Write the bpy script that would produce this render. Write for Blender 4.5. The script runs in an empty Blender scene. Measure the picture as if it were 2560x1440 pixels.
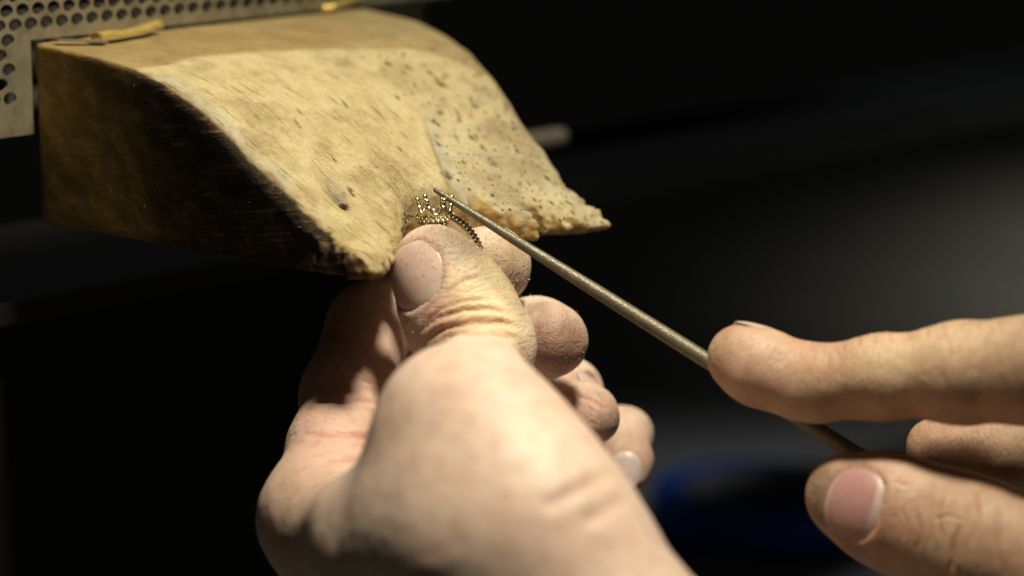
import bpy, math, random
import numpy as np

# ------------------------------------------------------------------ camera, world, lights
# Everything is measured in millimetres and turned into metres when a mesh is linked.
MM = 0.001
FPX = 6712.0                       # focal length in photo pixels (94 mm on a 36 mm sensor)
PITCH = math.radians(11.5)
DREF = 545.0
CF = np.array([0.0, math.cos(PITCH), -math.sin(PITCH)])   # forward
CX = np.array([1.0, 0.0, 0.0])                            # right
CU = np.array([0.0, math.sin(PITCH), math.cos(PITCH)])    # up
CAM = -DREF * CF
sc = bpy.context.scene
cam_data = bpy.data.cameras.new("camera")
cam = bpy.data.objects.new("camera", cam_data)
sc.collection.objects.link(cam)
cam.location = CAM * MM
cam.rotation_euler = (math.pi / 2 - PITCH, 0, 0)
cam_data.sensor_width = 36.0
cam_data.lens = FPX / 2560.0 * 36.0
cam_data.clip_start = 0.02
cam_data.clip_end = 30.0
cam_data.dof.use_dof = True
cam_data.dof.focus_distance = 0.560
cam_data.dof.aperture_fstop = 7.8
sc.camera = cam

world = bpy.data.worlds.new("World")
sc.world = world
world.use_nodes = True
world.node_tree.nodes["Background"].inputs[0].default_value = (0.6, 0.63, 0.58, 1)
world.node_tree.nodes["Background"].inputs[1].default_value = 0.012


def lamp(name, loc, target, energy, color, size_deg, blend, radius):
    d = bpy.data.lights.new(name, 'SPOT')
    d.energy = energy; d.color = color
    d.spot_size = math.radians(size_deg); d.spot_blend = blend
    d.shadow_soft_size = radius
    o = bpy.data.objects.new(name, d)
    sc.collection.objects.link(o)
    a = np.array(loc) * MM; b = np.array(target) * MM
    o.location = a
    from mathutils import Vector
    o.rotation_euler = Vector(b - a).to_track_quat('-Z', 'Y').to_euler()
    return o


# bench lamp over the work, and a second lamp further off that lights the floor
lamp("bench_lamp", (72, -84, 400), (-46, -14, 0), 14.0, (1.0, 0.92, 0.69), 64, 1.0, 0.032)
lamp("room_lamp", (1000, 850, 900), (1005, 850, -200), 34.0, (1.0, 0.93, 0.77), 80, 0.55, 0.06)
lamp("tape_fill_spot", (330, 420, 320), (150, 480, -200), 3.0, (0.92, 0.97, 1.0), 44, 1.0, 0.04)  # added fill spot, brightens the tape roll and the floor around it

sc.view_settings.view_transform = 'Standard'
sc.view_settings.look = 'None'
sc.view_settings.exposure = 0.0
sc.view_settings.gamma = 1.0
sc.render.engine = 'CYCLES'
sc.cycles.use_denoising = True
sc.cycles.max_bounces = 6
sc.cycles.sample_clamp_indirect = 4.0

rng = np.random.default_rng(7)
random.seed(7)


# ------------------------------------------------------------------ helpers
def P(u, v, d):
    return CAM + d * (CF + CX * (u - 1280.0) / FPX + CU * (720.0 - v) / FPX)


def V(x, y, d):
    a = x * CX + y * CU + d * CF
    return a / np.linalg.norm(a)


def project(p):
    q = p - CAM
    d = q @ CF
    return 1280.0 + (q @ CX) / d * FPX, 720.0 - (q @ CU) / d * FPX, d


def unit(a):
    a = np.asarray(a, float)
    return a / np.linalg.norm(a)


def hash3(i, j, k, seed):
    n = (i.astype(np.int64) * 73856093) ^ (j.astype(np.int64) * 19349663) ^ (k.astype(np.int64) * 83492791) ^ (seed * 2654435)
    n = (n ^ (n >> 13)) * 1274126177
    n = (n ^ (n >> 16)) & 0xffffff
    return n.astype(np.float32) / float(0xffffff)


def vnoise(p, scale, seed=0):
    """value noise in -1..1, feature size = scale (mm)"""
    q = np.asarray(p, np.float64) / np.asarray(scale, float)
    b = np.floor(q).astype(np.int64); f = (q - b).astype(np.float32)
    f = f * f * (3 - 2 * f)
    x, y, z = b[..., 0], b[..., 1], b[..., 2]
    r = 0
    for dx in (0, 1):
        wx = f[..., 0] if dx else 1 - f[..., 0]
        for dy in (0, 1):
            wy = f[..., 1] if dy else 1 - f[..., 1]
            for dz in (0, 1):
                wz = f[..., 2] if dz else 1 - f[..., 2]
                r = r + wx * wy * wz * hash3(x + dx, y + dy, z + dz, seed)
    return r * 2 - 1


def fbm(p, scale, seed=0, octaves=3):
    a, s, t = 1.0, np.asarray(scale, float), 0
    for o in range(octaves):
        t = t + a * vnoise(p, s, seed + o); a *= 0.5; s = s / 2.03
    return t / 1.6


def sstep(a, b, x):
    t = np.clip((x - a) / (b - a), 0, 1)
    return t * t * (3 - 2 * t)


def smin(a, b, k):
    h = np.clip(0.5 + 0.5 * (b - a) / k, 0, 1)
    return b + (a - b) * h - k * h * (1 - h)


def smax(a, b, k):
    return -smin(-a, -b, k)


def surface_nets(func, lo, hi, h, slack=1.0):
    lo = np.asarray(lo, float); BL = 8
    nb = np.ceil((np.asarray(hi, float) - lo) / (h * BL)).astype(int)
    idx = np.stack(np.meshgrid(*[np.arange(n) for n in nb], indexing='ij'), -1).reshape(-1, 3)
    dc = np.concatenate([func(lo + (c + 0.5) * BL * h) for c in np.array_split(idx, max(1, len(idx) // 100000))])
    D = np.repeat(np.repeat(np.repeat(np.where(dc < 0, -9.0, 9.0).astype(np.float32).reshape(nb), BL, 0), BL, 1), BL, 2)
    D = np.pad(D, ((0, 1), (0, 1), (0, 1)), mode='edge')
    act = idx[np.abs(dc) < 0.87 * BL * h * 1.25 + slack]
    o = np.arange(BL + 1)
    off = np.stack(np.meshgrid(o, o, o, indexing='ij'), -1).reshape(-1, 3)
    key = (act[:, 0] // 4) * 10000 + (act[:, 1] // 4) * 100 + act[:, 2] // 4
    act = act[np.argsort(key, kind='stable')]
    for c in np.array_split(act, max(1, len(act) // 90)):
        n = (c[:, None, :] * BL + off[None]).reshape(-1, 3)
        D[n[:, 0], n[:, 1], n[:, 2]] = func(lo + n * h)
    S = D < 0
    cnt = sum(S[a:S.shape[0] - 1 + a, b:S.shape[1] - 1 + b, c:S.shape[2] - 1 + c].astype(np.int8)
              for a in (0, 1) for b in (0, 1) for c in (0, 1))
    cells = np.argwhere((cnt > 0) & (cnt < 8))
    vid = np.full(cnt.shape, -1, np.int64)
    vid[cells[:, 0], cells[:, 1], cells[:, 2]] = np.arange(len(cells))
    acc = np.zeros((len(cells), 3)); num = np.zeros(len(cells))
    C = [(a, b, c) for a in (0, 1) for b in (0, 1) for c in (0, 1)]
    val = {c: D[cells[:, 0] + c[0], cells[:, 1] + c[1], cells[:, 2] + c[2]].astype(float) for c in C}
    for c in C:
        for ax in range(3):
            if c[ax] == 0:
                e = list(c); e[ax] = 1; e = tuple(e)
                a, b = val[c], val[e]
                m = (a < 0) != (b < 0)
                t = np.where(m, a / np.where(m, a - b, 1), 0)
                p = np.tile(np.array(c, float), (len(cells), 1)); p[:, ax] = t
                acc[m] += p[m]; num[m] += 1
    verts = lo + (cells + acc / num[:, None]) * h
    quads = []
    for ax in range(3):
        s0 = [slice(None)] * 3; s1 = [slice(None)] * 3
        s0[ax] = slice(0, -1); s1[ax] = slice(1, None)
        A, B = S[tuple(s0)], S[tuple(s1)]
        e = np.argwhere(A != B)
        o1, o2 = (ax + 1) % 3, (ax + 2) % 3
        e = e[(e[:, o1] > 0) & (e[:, o2] > 0) & (e[:, o1] < S.shape[o1] - 1) & (e[:, o2] < S.shape[o2] - 1)]
        fl = A[e[:, 0], e[:, 1], e[:, 2]]
        q = []
        for (da, db) in ((-1, -1), (0, -1), (0, 0), (-1, 0)):
            g = e.copy(); g[:, o1] += da; g[:, o2] += db
            q.append(vid[g[:, 0], g[:, 1], g[:, 2]])
        q = np.stack(q, 1)
        q[~fl] = q[~fl][:, ::-1]
        quads.append(q)
    return verts, np.concatenate(quads)


def vnormals(v, q):
    n = np.zeros_like(v)
    fn = np.cross(v[q[:, 2]] - v[q[:, 0]], v[q[:, 3]] - v[q[:, 1]])
    for k in range(4):
        np.add.at(n, q[:, k], fn)
    return n / np.maximum(np.linalg.norm(n, axis=1, keepdims=True), 1e-9)


def relax(v, q, it=1, f=0.5):
    for _ in range(it):
        s = np.zeros_like(v); c = np.zeros(len(v))
        for a in range(4):
            b = (a + 1) % 4
            np.add.at(s, q[:, a], v[q[:, b]]); np.add.at(c, q[:, a], 1)
        v = v + f * (s / np.maximum(c, 1)[:, None] - v)
    return v


def link(name, verts, faces, mat, parent=None, origin=None, smooth=True, colors=None, rotz=0.0, local=False):
    """verts in mm (world, or local when local=True) -> one mesh object"""
    verts = np.asarray(verts, float)
    me = bpy.data.meshes.new(name)
    if origin is None:
        origin = np.array([verts[:, 0].mean(), verts[:, 1].mean(), verts[:, 2].min()]) if parent is None else np.array(parent.get("_o", (0, 0, 0)))
    origin = np.asarray(origin, float)
    vl = (verts if local else verts - origin) * MM
    if isinstance(faces, np.ndarray) and faces.ndim == 2:
        n, k = faces.shape
        me.vertices.add(len(vl)); me.vertices.foreach_set("co", vl.astype(np.float32).ravel())
        me.loops.add(n * k); me.loops.foreach_set("vertex_index", faces.astype(np.int32).ravel())
        me.polygons.add(n)
        me.polygons.foreach_set("loop_start", np.arange(0, n * k, k, dtype=np.int32))
        me.update(calc_edges=True); me.validate()
    else:
        me.from_pydata([tuple(x) for x in vl], [], [tuple(int(i) for i in f) for f in faces]); me.update()
    me.polygons.foreach_set("use_smooth", [smooth] * len(me.polygons))
    if colors is not None:
        ca = me.color_attributes.new("tint", 'FLOAT_COLOR', 'POINT')
        c4 = np.ones((len(vl), 4), np.float32); c4[:, :colors.shape[1]] = colors
        ca.data.foreach_set("color", c4.ravel())
    me.materials.append(mat)
    o = bpy.data.objects.new(name, me)
    sc.collection.objects.link(o)
    if parent is not None:
        o.parent = parent
        o.location = (origin - np.array(ORIG[parent.name])) * MM
    else:
        o.location = origin * MM
    o.rotation_euler = (0, 0, rotz)
    ORIG[o.name] = tuple(origin)
    return o


ORIG = {}


def empty(name, origin):
    o = bpy.data.objects.new(name, None)
    o.empty_display_size = 0.01
    sc.collection.objects.link(o)
    o.location = np.asarray(origin) * MM
    ORIG[o.name] = tuple(origin)
    return o


def tag(o, label=None, cat=None, group=None, kind=None):
    if label: o["label"] = label
    if cat: o["category"] = cat
    if group: o["group"] = group
    if kind: o["kind"] = kind
    return o


class MB:
    """collects simple shapes into one mesh (mm)"""
    def __init__(s): s.v = []; s.f = []

    def add(s, v, f):
        b = len(s.v); s.v += [tuple(x) for x in v]; s.f += [tuple(i + b for i in g) for g in f]

    def box(s, o, a, b, c):
        o, a, b, c = map(np.asarray, (o, a, b, c))
        v = [o, o + a, o + a + b, o + b, o + c, o + a + c, o + a + b + c, o + b + c]
        s.add(v, [(0, 3, 2, 1), (4, 5, 6, 7), (0, 1, 5, 4), (1, 2, 6, 5), (2, 3, 7, 6), (3, 0, 4, 7)])

    def tube(s, pts, radii, seg=12, closed=False, cap=True):
        pts = np.asarray(pts, float); n = len(pts)
        radii = np.broadcast_to(np.asarray(radii, float), (n,))
        tan = np.array([unit((pts[(i + 1) % n] if closed or i < n - 1 else pts[i]) - (pts[i - 1] if closed or i > 0 else pts[i])) for i in range(n)])
        up = unit(np.cross(tan[0], [0.3, 0.5, 0.8])); V_ = []
        for i in range(n):
            up = unit(up - tan[i] * (up @ tan[i])); sd = np.cross(tan[i], up)
            for k in range(seg):
                a = 2 * math.pi * k / seg
                V_.append(pts[i] + radii[i] * (math.cos(a) * up + math.sin(a) * sd))
        F = []
        for i in range(n if closed else n - 1):
            j = (i + 1) % n
            for k in range(seg):
                l = (k + 1) % seg
                F.append((i * seg + k, i * seg + l, j * seg + l, j * seg + k))
        if cap and not closed:
            F.append(tuple(range(seg))[::-1]); F.append(tuple((n - 1) * seg + k for k in range(seg)))
        s.add(V_, F)

    def ball(s, c, r, nu=10, nv=7, axis=None, stretch=1.0):
        V_ = []; F = []
        for i in range(nv + 1):
            t = math.pi * i / nv
            for k in range(nu):
                a = 2 * math.pi * k / nu
                V_.append(np.asarray(c) + r * np.array([math.sin(t) * math.cos(a), math.sin(t) * math.sin(a), math.cos(t) * stretch]))
        for i in range(nv):
            for k in range(nu):
                l = (k + 1) % nu
                F.append((i * nu + k, (i + 1) * nu + k, (i + 1) * nu + l, i * nu + l))
        s.add(V_, F)

    def lathe(s, base, axis, prof, seg=48):
        axis = unit(axis); a = unit(np.cross(axis, [0.31, 0.8, 0.5])); b = np.cross(axis, a)
        V_ = []; F = []
        for (t, r) in prof:
            for k in range(seg):
                g = 2 * math.pi * k / seg
                V_.append(np.asarray(base) + axis * t + r * (math.cos(g) * a + math.sin(g) * b))
        for i in range(len(prof) - 1):
            for k in range(seg):
                l = (k + 1) % seg
                F.append((i * seg + k, i * seg + l, (i + 1) * seg + l, (i + 1) * seg + k))
        s.add(V_, F)

    def build(s, name, mat, parent=None, origin=None, smooth=True):
        return link(name, np.array(s.v), s.f, mat, parent, origin, smooth)


# ------------------------------------------------------------------ materials
def new_mat(name):
    m = bpy.data.materials.new(name); m.use_nodes = True
    return m, m.node_tree.nodes, m.node_tree.links, m.node_tree.nodes["Principled BSDF"]


def node(N, t, **k):
    n = N.new(t)
    for a, b in k.items():
        if a in n.inputs: n.inputs[a].default_value = b
        else: setattr(n, a, b)
    return n


def noise_node(N, L, vec, scale, detail=4.0, rough=0.55, dist=0.0):
    n = N.new("ShaderNodeTexNoise"); n.inputs["Scale"].default_value = scale
    n.inputs["Detail"].default_value = detail; n.inputs["Roughness"].default_value = rough
    n.inputs["Distortion"].default_value = dist
    if vec is not None: L.new(vec, n.inputs["Vector"])
    return n


def ramp(N, L, fac, stops):
    r = N.new("ShaderNodeValToRGB"); L.new(fac, r.inputs[0])
    e = r.color_ramp.elements
    while len(e) < len(stops): e.new(0.5)
    for i, (p, c) in enumerate(stops):
        e[i].position = p; e[i].color = (c[0], c[1], c[2], 1) if hasattr(c, '__len__') else (c, c, c, 1)
    return r.outputs[0]


def mixc(N, L, fac, a, b, mode='MIX'):
    m = N.new("ShaderNodeMix"); m.data_type = 'RGBA'; m.blend_type = mode
    for s, x in ((m.inputs[0], fac), (m.inputs[6], a), (m.inputs[7], b)):
        if hasattr(x, 'is_output'): L.new(x, s)
        elif hasattr(x, '__len__'): s.default_value = (x[0], x[1], x[2], 1)
        else: s.default_value = x
    return m.outputs[2]


def mapping(N, L, scale=(1, 1, 1), rot=(0, 0, 0)):
    t = N.new("ShaderNodeTexCoord"); m = N.new("ShaderNodeMapping")
    m.inputs["Scale"].default_value = scale; m.inputs["Rotation"].default_value = rot
    if any(rot):                     # turn first, stretch afterwards
        r = N.new("ShaderNodeMapping"); r.inputs["Rotation"].default_value = rot
        m.inputs["Rotation"].default_value = (0, 0, 0)
        L.new(t.outputs["Object"], r.inputs[0]); L.new(r.outputs[0], m.inputs[0])
    else:
        L.new(t.outputs["Object"], m.inputs[0])
    return m.outputs[0]


def math_node(N, L, op, a, b):
    m = N.new("ShaderNodeMath"); m.operation = op
    for s, x in ((m.inputs[0], a), (m.inputs[1], b)):
        if hasattr(x, 'is_output'): L.new(x, s)
        else: s.default_value = x
    return m.outputs[0]


def bump(N, L, b, height, strength, dist, prev=None):
    n = N.new("ShaderNodeBump"); n.inputs["Strength"].default_value = strength
    n.inputs["Distance"].default_value = dist
    L.new(height, n.inputs["Height"])
    if prev is not None: L.new(prev, n.inputs["Normal"])
    if b is not None: L.new(n.outputs[0], b.inputs["Normal"])
    return n.outputs[0]


def skin_material():
    m, N, L, b = new_mat("skin")
    vec = mapping(N, L)
    at = N.new("ShaderNodeVertexColor"); at.layer_name = "tint"
    mott = noise_node(N, L, vec, 260, 5, 0.6)
    col = mixc(N, L, 0.55, at.outputs[0], ramp(N, L, mott.outputs[0], [(0.3, (0.78, 0.64, 0.58)), (0.5, (1, 0.97, 0.96)), (0.72, (1.06, 1.06, 1.03))]), 'MULTIPLY')
    fine = noise_node(N, L, vec, 1500, 3, 0.6)
    col = mixc(N, L, 0.2, col, ramp(N, L, fine.outputs[0], [(0.35, (0.78, 0.72, 0.68)), (0.6, (1.05, 1.05, 1.05))]), 'MULTIPLY')
    L.new(col, b.inputs["Base Color"])
    b.inputs["Subsurface Weight"].default_value = 0.42
    b.inputs["Subsurface Radius"].default_value = (1.0, 0.42, 0.22)
    b.inputs["Subsurface Scale"].default_value = 0.0013
    b.inputs["Roughness"].default_value = 0.52
    b.inputs["Specular IOR Level"].default_value = 0.38
    v = N.new("ShaderNodeTexVoronoi"); v.inputs["Scale"].default_value = 2100
    L.new(vec, v.inputs["Vector"])
    n1 = bump(N, L, None, v.outputs["Distance"], 0.16, 0.0002)
    n2 = bump(N, L, None, fine.outputs[0], 0.12, 0.0003, n1)
    ua = N.new("ShaderNodeAttribute"); ua.attribute_name = "skin_lines"
    us = N.new("ShaderNodeSeparateXYZ"); L.new(ua.outputs["Vector"], us.inputs[0])
    for sx, sy, rot, st in ((1.15, 0.16, 0.0, 0.42), (1.5, 0.4, 0.65, 0.26), (1.5, 0.4, -0.65, 0.26)):
        r_ = N.new("ShaderNodeMapping"); r_.inputs["Rotation"].default_value = (0, 0, rot)
        m_ = N.new("ShaderNodeMapping"); m_.inputs["Scale"].default_value = (sx, sy, 0)
        L.new(ua.outputs["Vector"], r_.inputs[0]); L.new(r_.outputs[0], m_.inputs[0])
        wn = noise_node(N, L, m_.outputs[0], 1.0, 2.0, 0.5, 0.4)
        hgt = math_node(N, L, 'MULTIPLY', math_node(N, L, 'SUBTRACT', ramp(N, L, wn.outputs[0], [(0.36, 0.0), (0.5, 1.0)]), 0.62), us.outputs[2])
        n2 = bump(N, L, None, hgt, st, 0.00022, n2)
    bump(N, L, b, mott.outputs[0], 0.12, 0.0008, n2)
    return m


def nail_material():
    m, N, L, b = new_mat("fingernail")
    at = N.new("ShaderNodeVertexColor"); at.layer_name = "tint"
    vec = mapping(N, L)
    n = noise_node(N, L, vec, 700, 4, 0.6)
    L.new(mixc(N, L, 0.4, at.outputs[0], ramp(N, L, n.outputs[0], [(0.3, (0.75, 0.72, 0.7)), (0.65, (1.05, 1.05, 1.05))]), 'MULTIPLY'), b.inputs["Base Color"])
    b.inputs["Roughness"].default_value = 0.36
    b.inputs["Subsurface Weight"].default_value = 0.3
    b.inputs["Subsurface Radius"].default_value = (1, 0.5, 0.35)
    b.inputs["Subsurface Scale"].default_value = 0.0012
    bump(N, L, b, n.outputs[0], 0.12, 0.0004)
    return m


def wood_material():
    m, N, L, b = new_mat("worn_wood")
    at = N.new("ShaderNodeVertexColor"); at.layer_name = "tint"
    ms = N.new("ShaderNodeVertexColor"); ms.layer_name = "mask"     # r pits, g grain scratches, b side grain
    sep = N.new("ShaderNodeSeparateColor"); L.new(ms.outputs[0], sep.inputs[0])
    vec = mapping(N, L)
    # speckle and mottle
    sp = noise_node(N, L, vec, 900, 4, 0.7)
    mo = noise_node(N, L, vec, 140, 5, 0.65)
    col = mixc(N, L, 0.5, at.outputs[0], ramp(N, L, sp.outputs[0], [(0.3, (0.62, 0.57, 0.5)), (0.52, (1, 1, 1)), (0.75, (1.15, 1.15, 1.12))]), 'MULTIPLY')
    col = mixc(N, L, 0.55, col, ramp(N, L, mo.outputs[0], [(0.3, (0.6, 0.55, 0.46)), (0.55, (1, 1, 1)), (0.75, (1.08, 1.1, 1.14))]), 'MULTIPLY')
    # scratches down the slope (local x = out from the bench)
    sv = mapping(N, L, (70, 1500, 300), (0, 0, math.radians(-6)))
    sn = noise_node(N, L, sv, 1.0, 3, 0.6)
    scr = ramp(N, L, sn.outputs[0], [(0.32, (0.40, 0.33, 0.23)), (0.44, (1, 1, 1))])
    fac = math_node(N, L, 'MULTIPLY', sep.outputs[1], 0.75)
    col = mixc(N, L, fac, col, scr, 'MULTIPLY')
    # pits
    pv = mapping(N, L, (230, 420, 330), (0, 0, 0.3))
    vo = N.new("ShaderNodeTexVoronoi"); vo.inputs["Scale"].default_value = 1.0
    L.new(pv, vo.inputs["Vector"])
    pit = None
    for k_, (scl, thr) in enumerate(((1.0, 0.3), (1.9, 0.45), (3.0, 0.4))):
        if k_:
            vo = N.new("ShaderNodeTexVoronoi"); vo.inputs["Scale"].default_value = scl
            L.new(pv, vo.inputs["Vector"])
        cs = N.new("ShaderNodeSeparateColor"); L.new(vo.outputs["Color"], cs.inputs[0])
        rad = math_node(N, L, 'MULTIPLY', cs.outputs[1], 0.19)
        dn = noise_node(N, L, vec, 1300, 2, 0.5)
        dist_ = math_node(N, L, 'ADD', vo.outputs["Distance"], math_node(N, L, 'MULTIPLY', math_node(N, L, 'SUBTRACT', dn.outputs[0], 0.5), 0.35))
        pr = ramp(N, L, math_node(N, L, 'SUBTRACT', dist_, rad), [(0.0, 1.0), (0.12, 0.0)])
        keep = ramp(N, L, cs.outputs[0], [(thr, 1.0), (thr + 0.06, 0.0)])
        p_ = math_node(N, L, 'MULTIPLY', pr, keep)
        pit = p_ if pit is None else math_node(N, L, 'MAXIMUM', pit, p_)
    pit = math_node(N, L, 'MULTIPLY', pit, sep.outputs[0])
    col = mixc(N, L, pit, col, (0.05, 0.035, 0.015))
    # side grain: bright worn fibres in the charred face
    gv = mapping(N, L, (75, 600, 1500), (0, math.radians(9), 0))
    gn = noise_node(N, L, gv, 1.0, 4, 0.65)
    gr = math_node(N, L, 'MULTIPLY', ramp(N, L, gn.outputs[0], [(0.54, 0.0), (0.72, 0.8)]), sep.outputs[2])
    col = mixc(N, L, gr, col, (0.20, 0.13, 0.05))
    L.new(col, b.inputs["Base Color"])
    b.inputs["Roughness"].default_value = 0.75
    b.inputs["Specular IOR Level"].default_value = 0.25
    inv = math_node(N, L, 'SUBTRACT', 1.0, pit)
    n1 = bump(N, L, None, inv, 0.8, 0.0006)
    n2 = bump(N, L, None, sp.outputs[0], 0.45, 0.0006, n1)
    n3 = bump(N, L, None, scr, 0.25, 0.0004, n2)
    n4 = bump(N, L, None, gn.outputs[0], 0.35, 0.0005, n3)
    bump(N, L, b, mo.outputs[0], 0.4, 0.0016, n4)
    return m


def metal_material(name, color, rough, spots=None, metallic=1.0, scale=900, strength=0.15, dist=0.0003):
    m, N, L, b = new_mat(name)
    vec = mapping(N, L)
    n = noise_node(N, L, vec, scale, 4, 0.6)
    c2 = spots or tuple(x * 0.6 for x in color)
    L.new(ramp(N, L, n.outputs[0], [(0.35, c2), (0.6, color)]), b.inputs["Base Color"])
    b.inputs["Metallic"].default_value = metallic
    L.new(ramp(N, L, n.outputs[0], [(0.3, min(1, rough * 1.35)), (0.7, rough)]), b.inputs["Roughness"])
    bump(N, L, b, n.outputs[0], strength, dist)
    return m


def plain_material(name, c1, c2, rough, scale=60, strength=0.1, dist=0.001, spec=0.5):
    m, N, L, b = new_mat(name)
    vec = mapping(N, L)
    n = noise_node(N, L, vec, scale, 5, 0.6)
    L.new(ramp(N, L, n.outputs[0], [(0.3, c1), (0.7, c2)]), b.inputs["Base Color"])
    b.inputs["Roughness"].default_value = rough
    b.inputs["Specular IOR Level"].default_value = spec
    bump(N, L, b, n.outputs[0], strength, dist)
    return m


def file_material():
    m, N, L, b = new_mat("file_steel")
    vec = mapping(N, L)
    # cross-cut teeth: fine cells over a dusty steel
    v = N.new("ShaderNodeTexVoronoi"); v.inputs["Scale"].default_value = 2600
    L.new(vec, v.inputs["Vector"])
    n = noise_node(N, L, vec, 420, 5, 0.7)
    col = mixc(N, L, 0.55, (0.19, 0.17, 0.125), ramp(N, L, v.outputs["Distance"], [(0.1, (1.12, 1.1, 1.05)), (0.5, (0.75, 0.73, 0.7))]), 'MULTIPLY')
    col = mixc(N, L, 0.6, col, ramp(N, L, n.outputs[0], [(0.35, (0.62, 0.6, 0.55)), (0.62, (1.05, 1.05, 1.05))]), 'MULTIPLY')
    L.new(col, b.inputs["Base Color"])
    b.inputs["Metallic"].default_value = 0.45
    b.inputs["Roughness"].default_value = 0.48
    n1 = bump(N, L, None, v.outputs["Distance"], 0.4, 0.00018)
    bump(N, L, b, n.outputs[0], 0.2, 0.0004, n1)
    return m


M = dict(
    skin=skin_material(), nail=nail_material(), wood=wood_material(), file=file_material(),
    panel=metal_material("panel_steel", (0.36, 0.315, 0.215), 0.42, (0.21, 0.18, 0.115), metallic=0.6, scale=180),
    backing=plain_material("grey_backing", (0.05, 0.046, 0.036), (0.09, 0.083, 0.066), 0.7),
    silver=metal_material("ring_metal", (0.74, 0.65, 0.45), 0.27, (0.58, 0.5, 0.33), metallic=1.0, scale=1500, strength=0.05),
    oxid=metal_material("oxidised_ring_metal", (0.50, 0.43, 0.28), 0.42, (0.24, 0.195, 0.12), metallic=0.5, scale=1600, strength=0.2),
    brass=metal_material("brass", (0.92, 0.70, 0.24), 0.34, (0.66, 0.47, 0.13), metallic=0.75, scale=350, strength=0.3, dist=0.0008),
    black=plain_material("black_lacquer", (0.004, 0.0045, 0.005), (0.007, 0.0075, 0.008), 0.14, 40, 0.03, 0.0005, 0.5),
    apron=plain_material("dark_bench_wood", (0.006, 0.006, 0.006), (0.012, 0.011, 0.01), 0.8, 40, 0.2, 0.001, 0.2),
    edge=plain_material("worn_edge", (0.003, 0.0035, 0.003), (0.005, 0.005, 0.0048), 0.5, 60),
    floor=plain_material("grey_floor", (0.20, 0.20, 0.19), (0.28, 0.28, 0.265), 0.75, 6, 0.1, 0.004, 0.3),
    blue=plain_material("blue_tape", (0.012, 0.09, 0.52), (0.02, 0.12, 0.65), 0.45, 200),
    core=plain_material("grey_card", (0.16, 0.16, 0.17), (0.24, 0.24, 0.25), 0.8, 120),
    pale=plain_material("pale_stick", (0.34, 0.30, 0.245), (0.42, 0.37, 0.30), 0.6, 200),
    heap=plain_material("brown_dust", (0.12, 0.085, 0.04), (0.36, 0.28, 0.15), 0.8, 900),
    dust=metal_material("metal_filings", (0.88, 0.80, 0.58), 0.45, (0.42, 0.35, 0.2), metallic=0.25, scale=2500),
)

# ------------------------------------------------------------------ bench frame of reference
TH = math.radians(41.0)
W = np.array([math.sin(TH), math.cos(TH), 0]); L_ = np.array([math.cos(TH), -math.sin(TH), 0]); Z = np.array([0, 0, 1.0])
B0 = P(105, 560, 600.0)                                    # lower back corner of the wooden block


def bench(w, l, z):
    return B0 + w * W + l * L_ + z * Z


# ------------------------------------------------------------------ structure: floor, bench front
mb = MB()
g = np.linspace(-1, 1, 25)
mb.add([(x * 3000 + 300, y * 3000 + 1500, -200.0) for y in g for x in g],
       [(j * 25 + i, j * 25 + i + 1, j * 25 + i + 26, j * 25 + i + 25) for j in range(24) for i in range(24)])
tag(mb.build("floor", M['floor'], origin=(300, 1500, -200)), kind="structure")

t = empty("workbench", bench(0, -20, -200))
tag(t, "dark glossy bench front with a long ledge running behind the wooden block", "bench")
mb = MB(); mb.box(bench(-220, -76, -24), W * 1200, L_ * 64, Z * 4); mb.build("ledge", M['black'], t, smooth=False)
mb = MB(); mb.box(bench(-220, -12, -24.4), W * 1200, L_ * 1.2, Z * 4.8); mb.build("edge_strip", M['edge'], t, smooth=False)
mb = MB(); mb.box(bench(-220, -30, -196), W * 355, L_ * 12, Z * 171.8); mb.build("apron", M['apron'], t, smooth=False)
mb = MB(); mb.box(bench(-220, -80, -24), W * 1200, L_ * 3.5, Z * 7); mb.build("back_rail", M['apron'], t, smooth=False)

# ------------------------------------------------------------------ perforated metal panel
PW, PR = 4.37, 3.2
t = empty("perforated_panel", bench(-30, -1, 21))
tag(t, "perforated grey metal panel standing behind the wooden block", "panel")
mb = MB()
NH = 18


def cell(w0, w1, z0, z1, hole):
    cw, cz = (w0 + w1) / 2, (z0 + z1) / 2
    for lo_, flip in ((-0.6, False), (-1.4, True)):
        if not hole:
            q = [bench(w0, lo_, z0), bench(w1, lo_, z0), bench(w1, lo_, z1), bench(w0, lo_, z1)]
            mb.add(q, [(3, 2, 1, 0) if flip else (0, 1, 2, 3)])
            continue
        ring_ = []; out = []
        for k in range(NH):
            a = 2 * math.pi * (k + 0.5) / NH
            c, s = math.cos(a), math.sin(a)
            ring_.append(bench(cw + 1.78 * c, lo_, cz + 1.42 * s))
            m_ = max(abs(c), abs(s)); out.append(bench(cw + (w1 - w0) / 2 * c / m_, lo_, cz + (z1 - z0) / 2 * s / m_))
        cor = [bench(w1, lo_, z1), bench(w0, lo_, z1), bench(w0, lo_, z0), bench(w1, lo_, z0)]
        F = []
        for k in range(NH):
            j = (k + 1) % NH
            F.append((k, NH + k, NH + j, j))
        # corner triangles
        for ci, ang in enumerate((45, 135, 225, 315)):
            k = int(ang / 360 * NH - 0.5) % NH
            F.append((NH + k, 2 * NH + ci, NH + (k + 1) % NH))
        if flip: F = [f[::-1] for f in F]
        mb.add(ring_ + out + cor, F)
    if hole:
        V_ = []; F = []
        for lo_ in (-0.6, -1.4):
            for k in range(NH):
                a = 2 * math.pi * (k + 0.5) / NH
                V_.append(bench(cw + 1.78 * math.cos(a), lo_, cz + 1.42 * math.sin(a)))
        for k in range(NH):
            j = (k + 1) % NH
            F.append((k, j, NH + j, NH + k))
        mb.add(V_, F)


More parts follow.
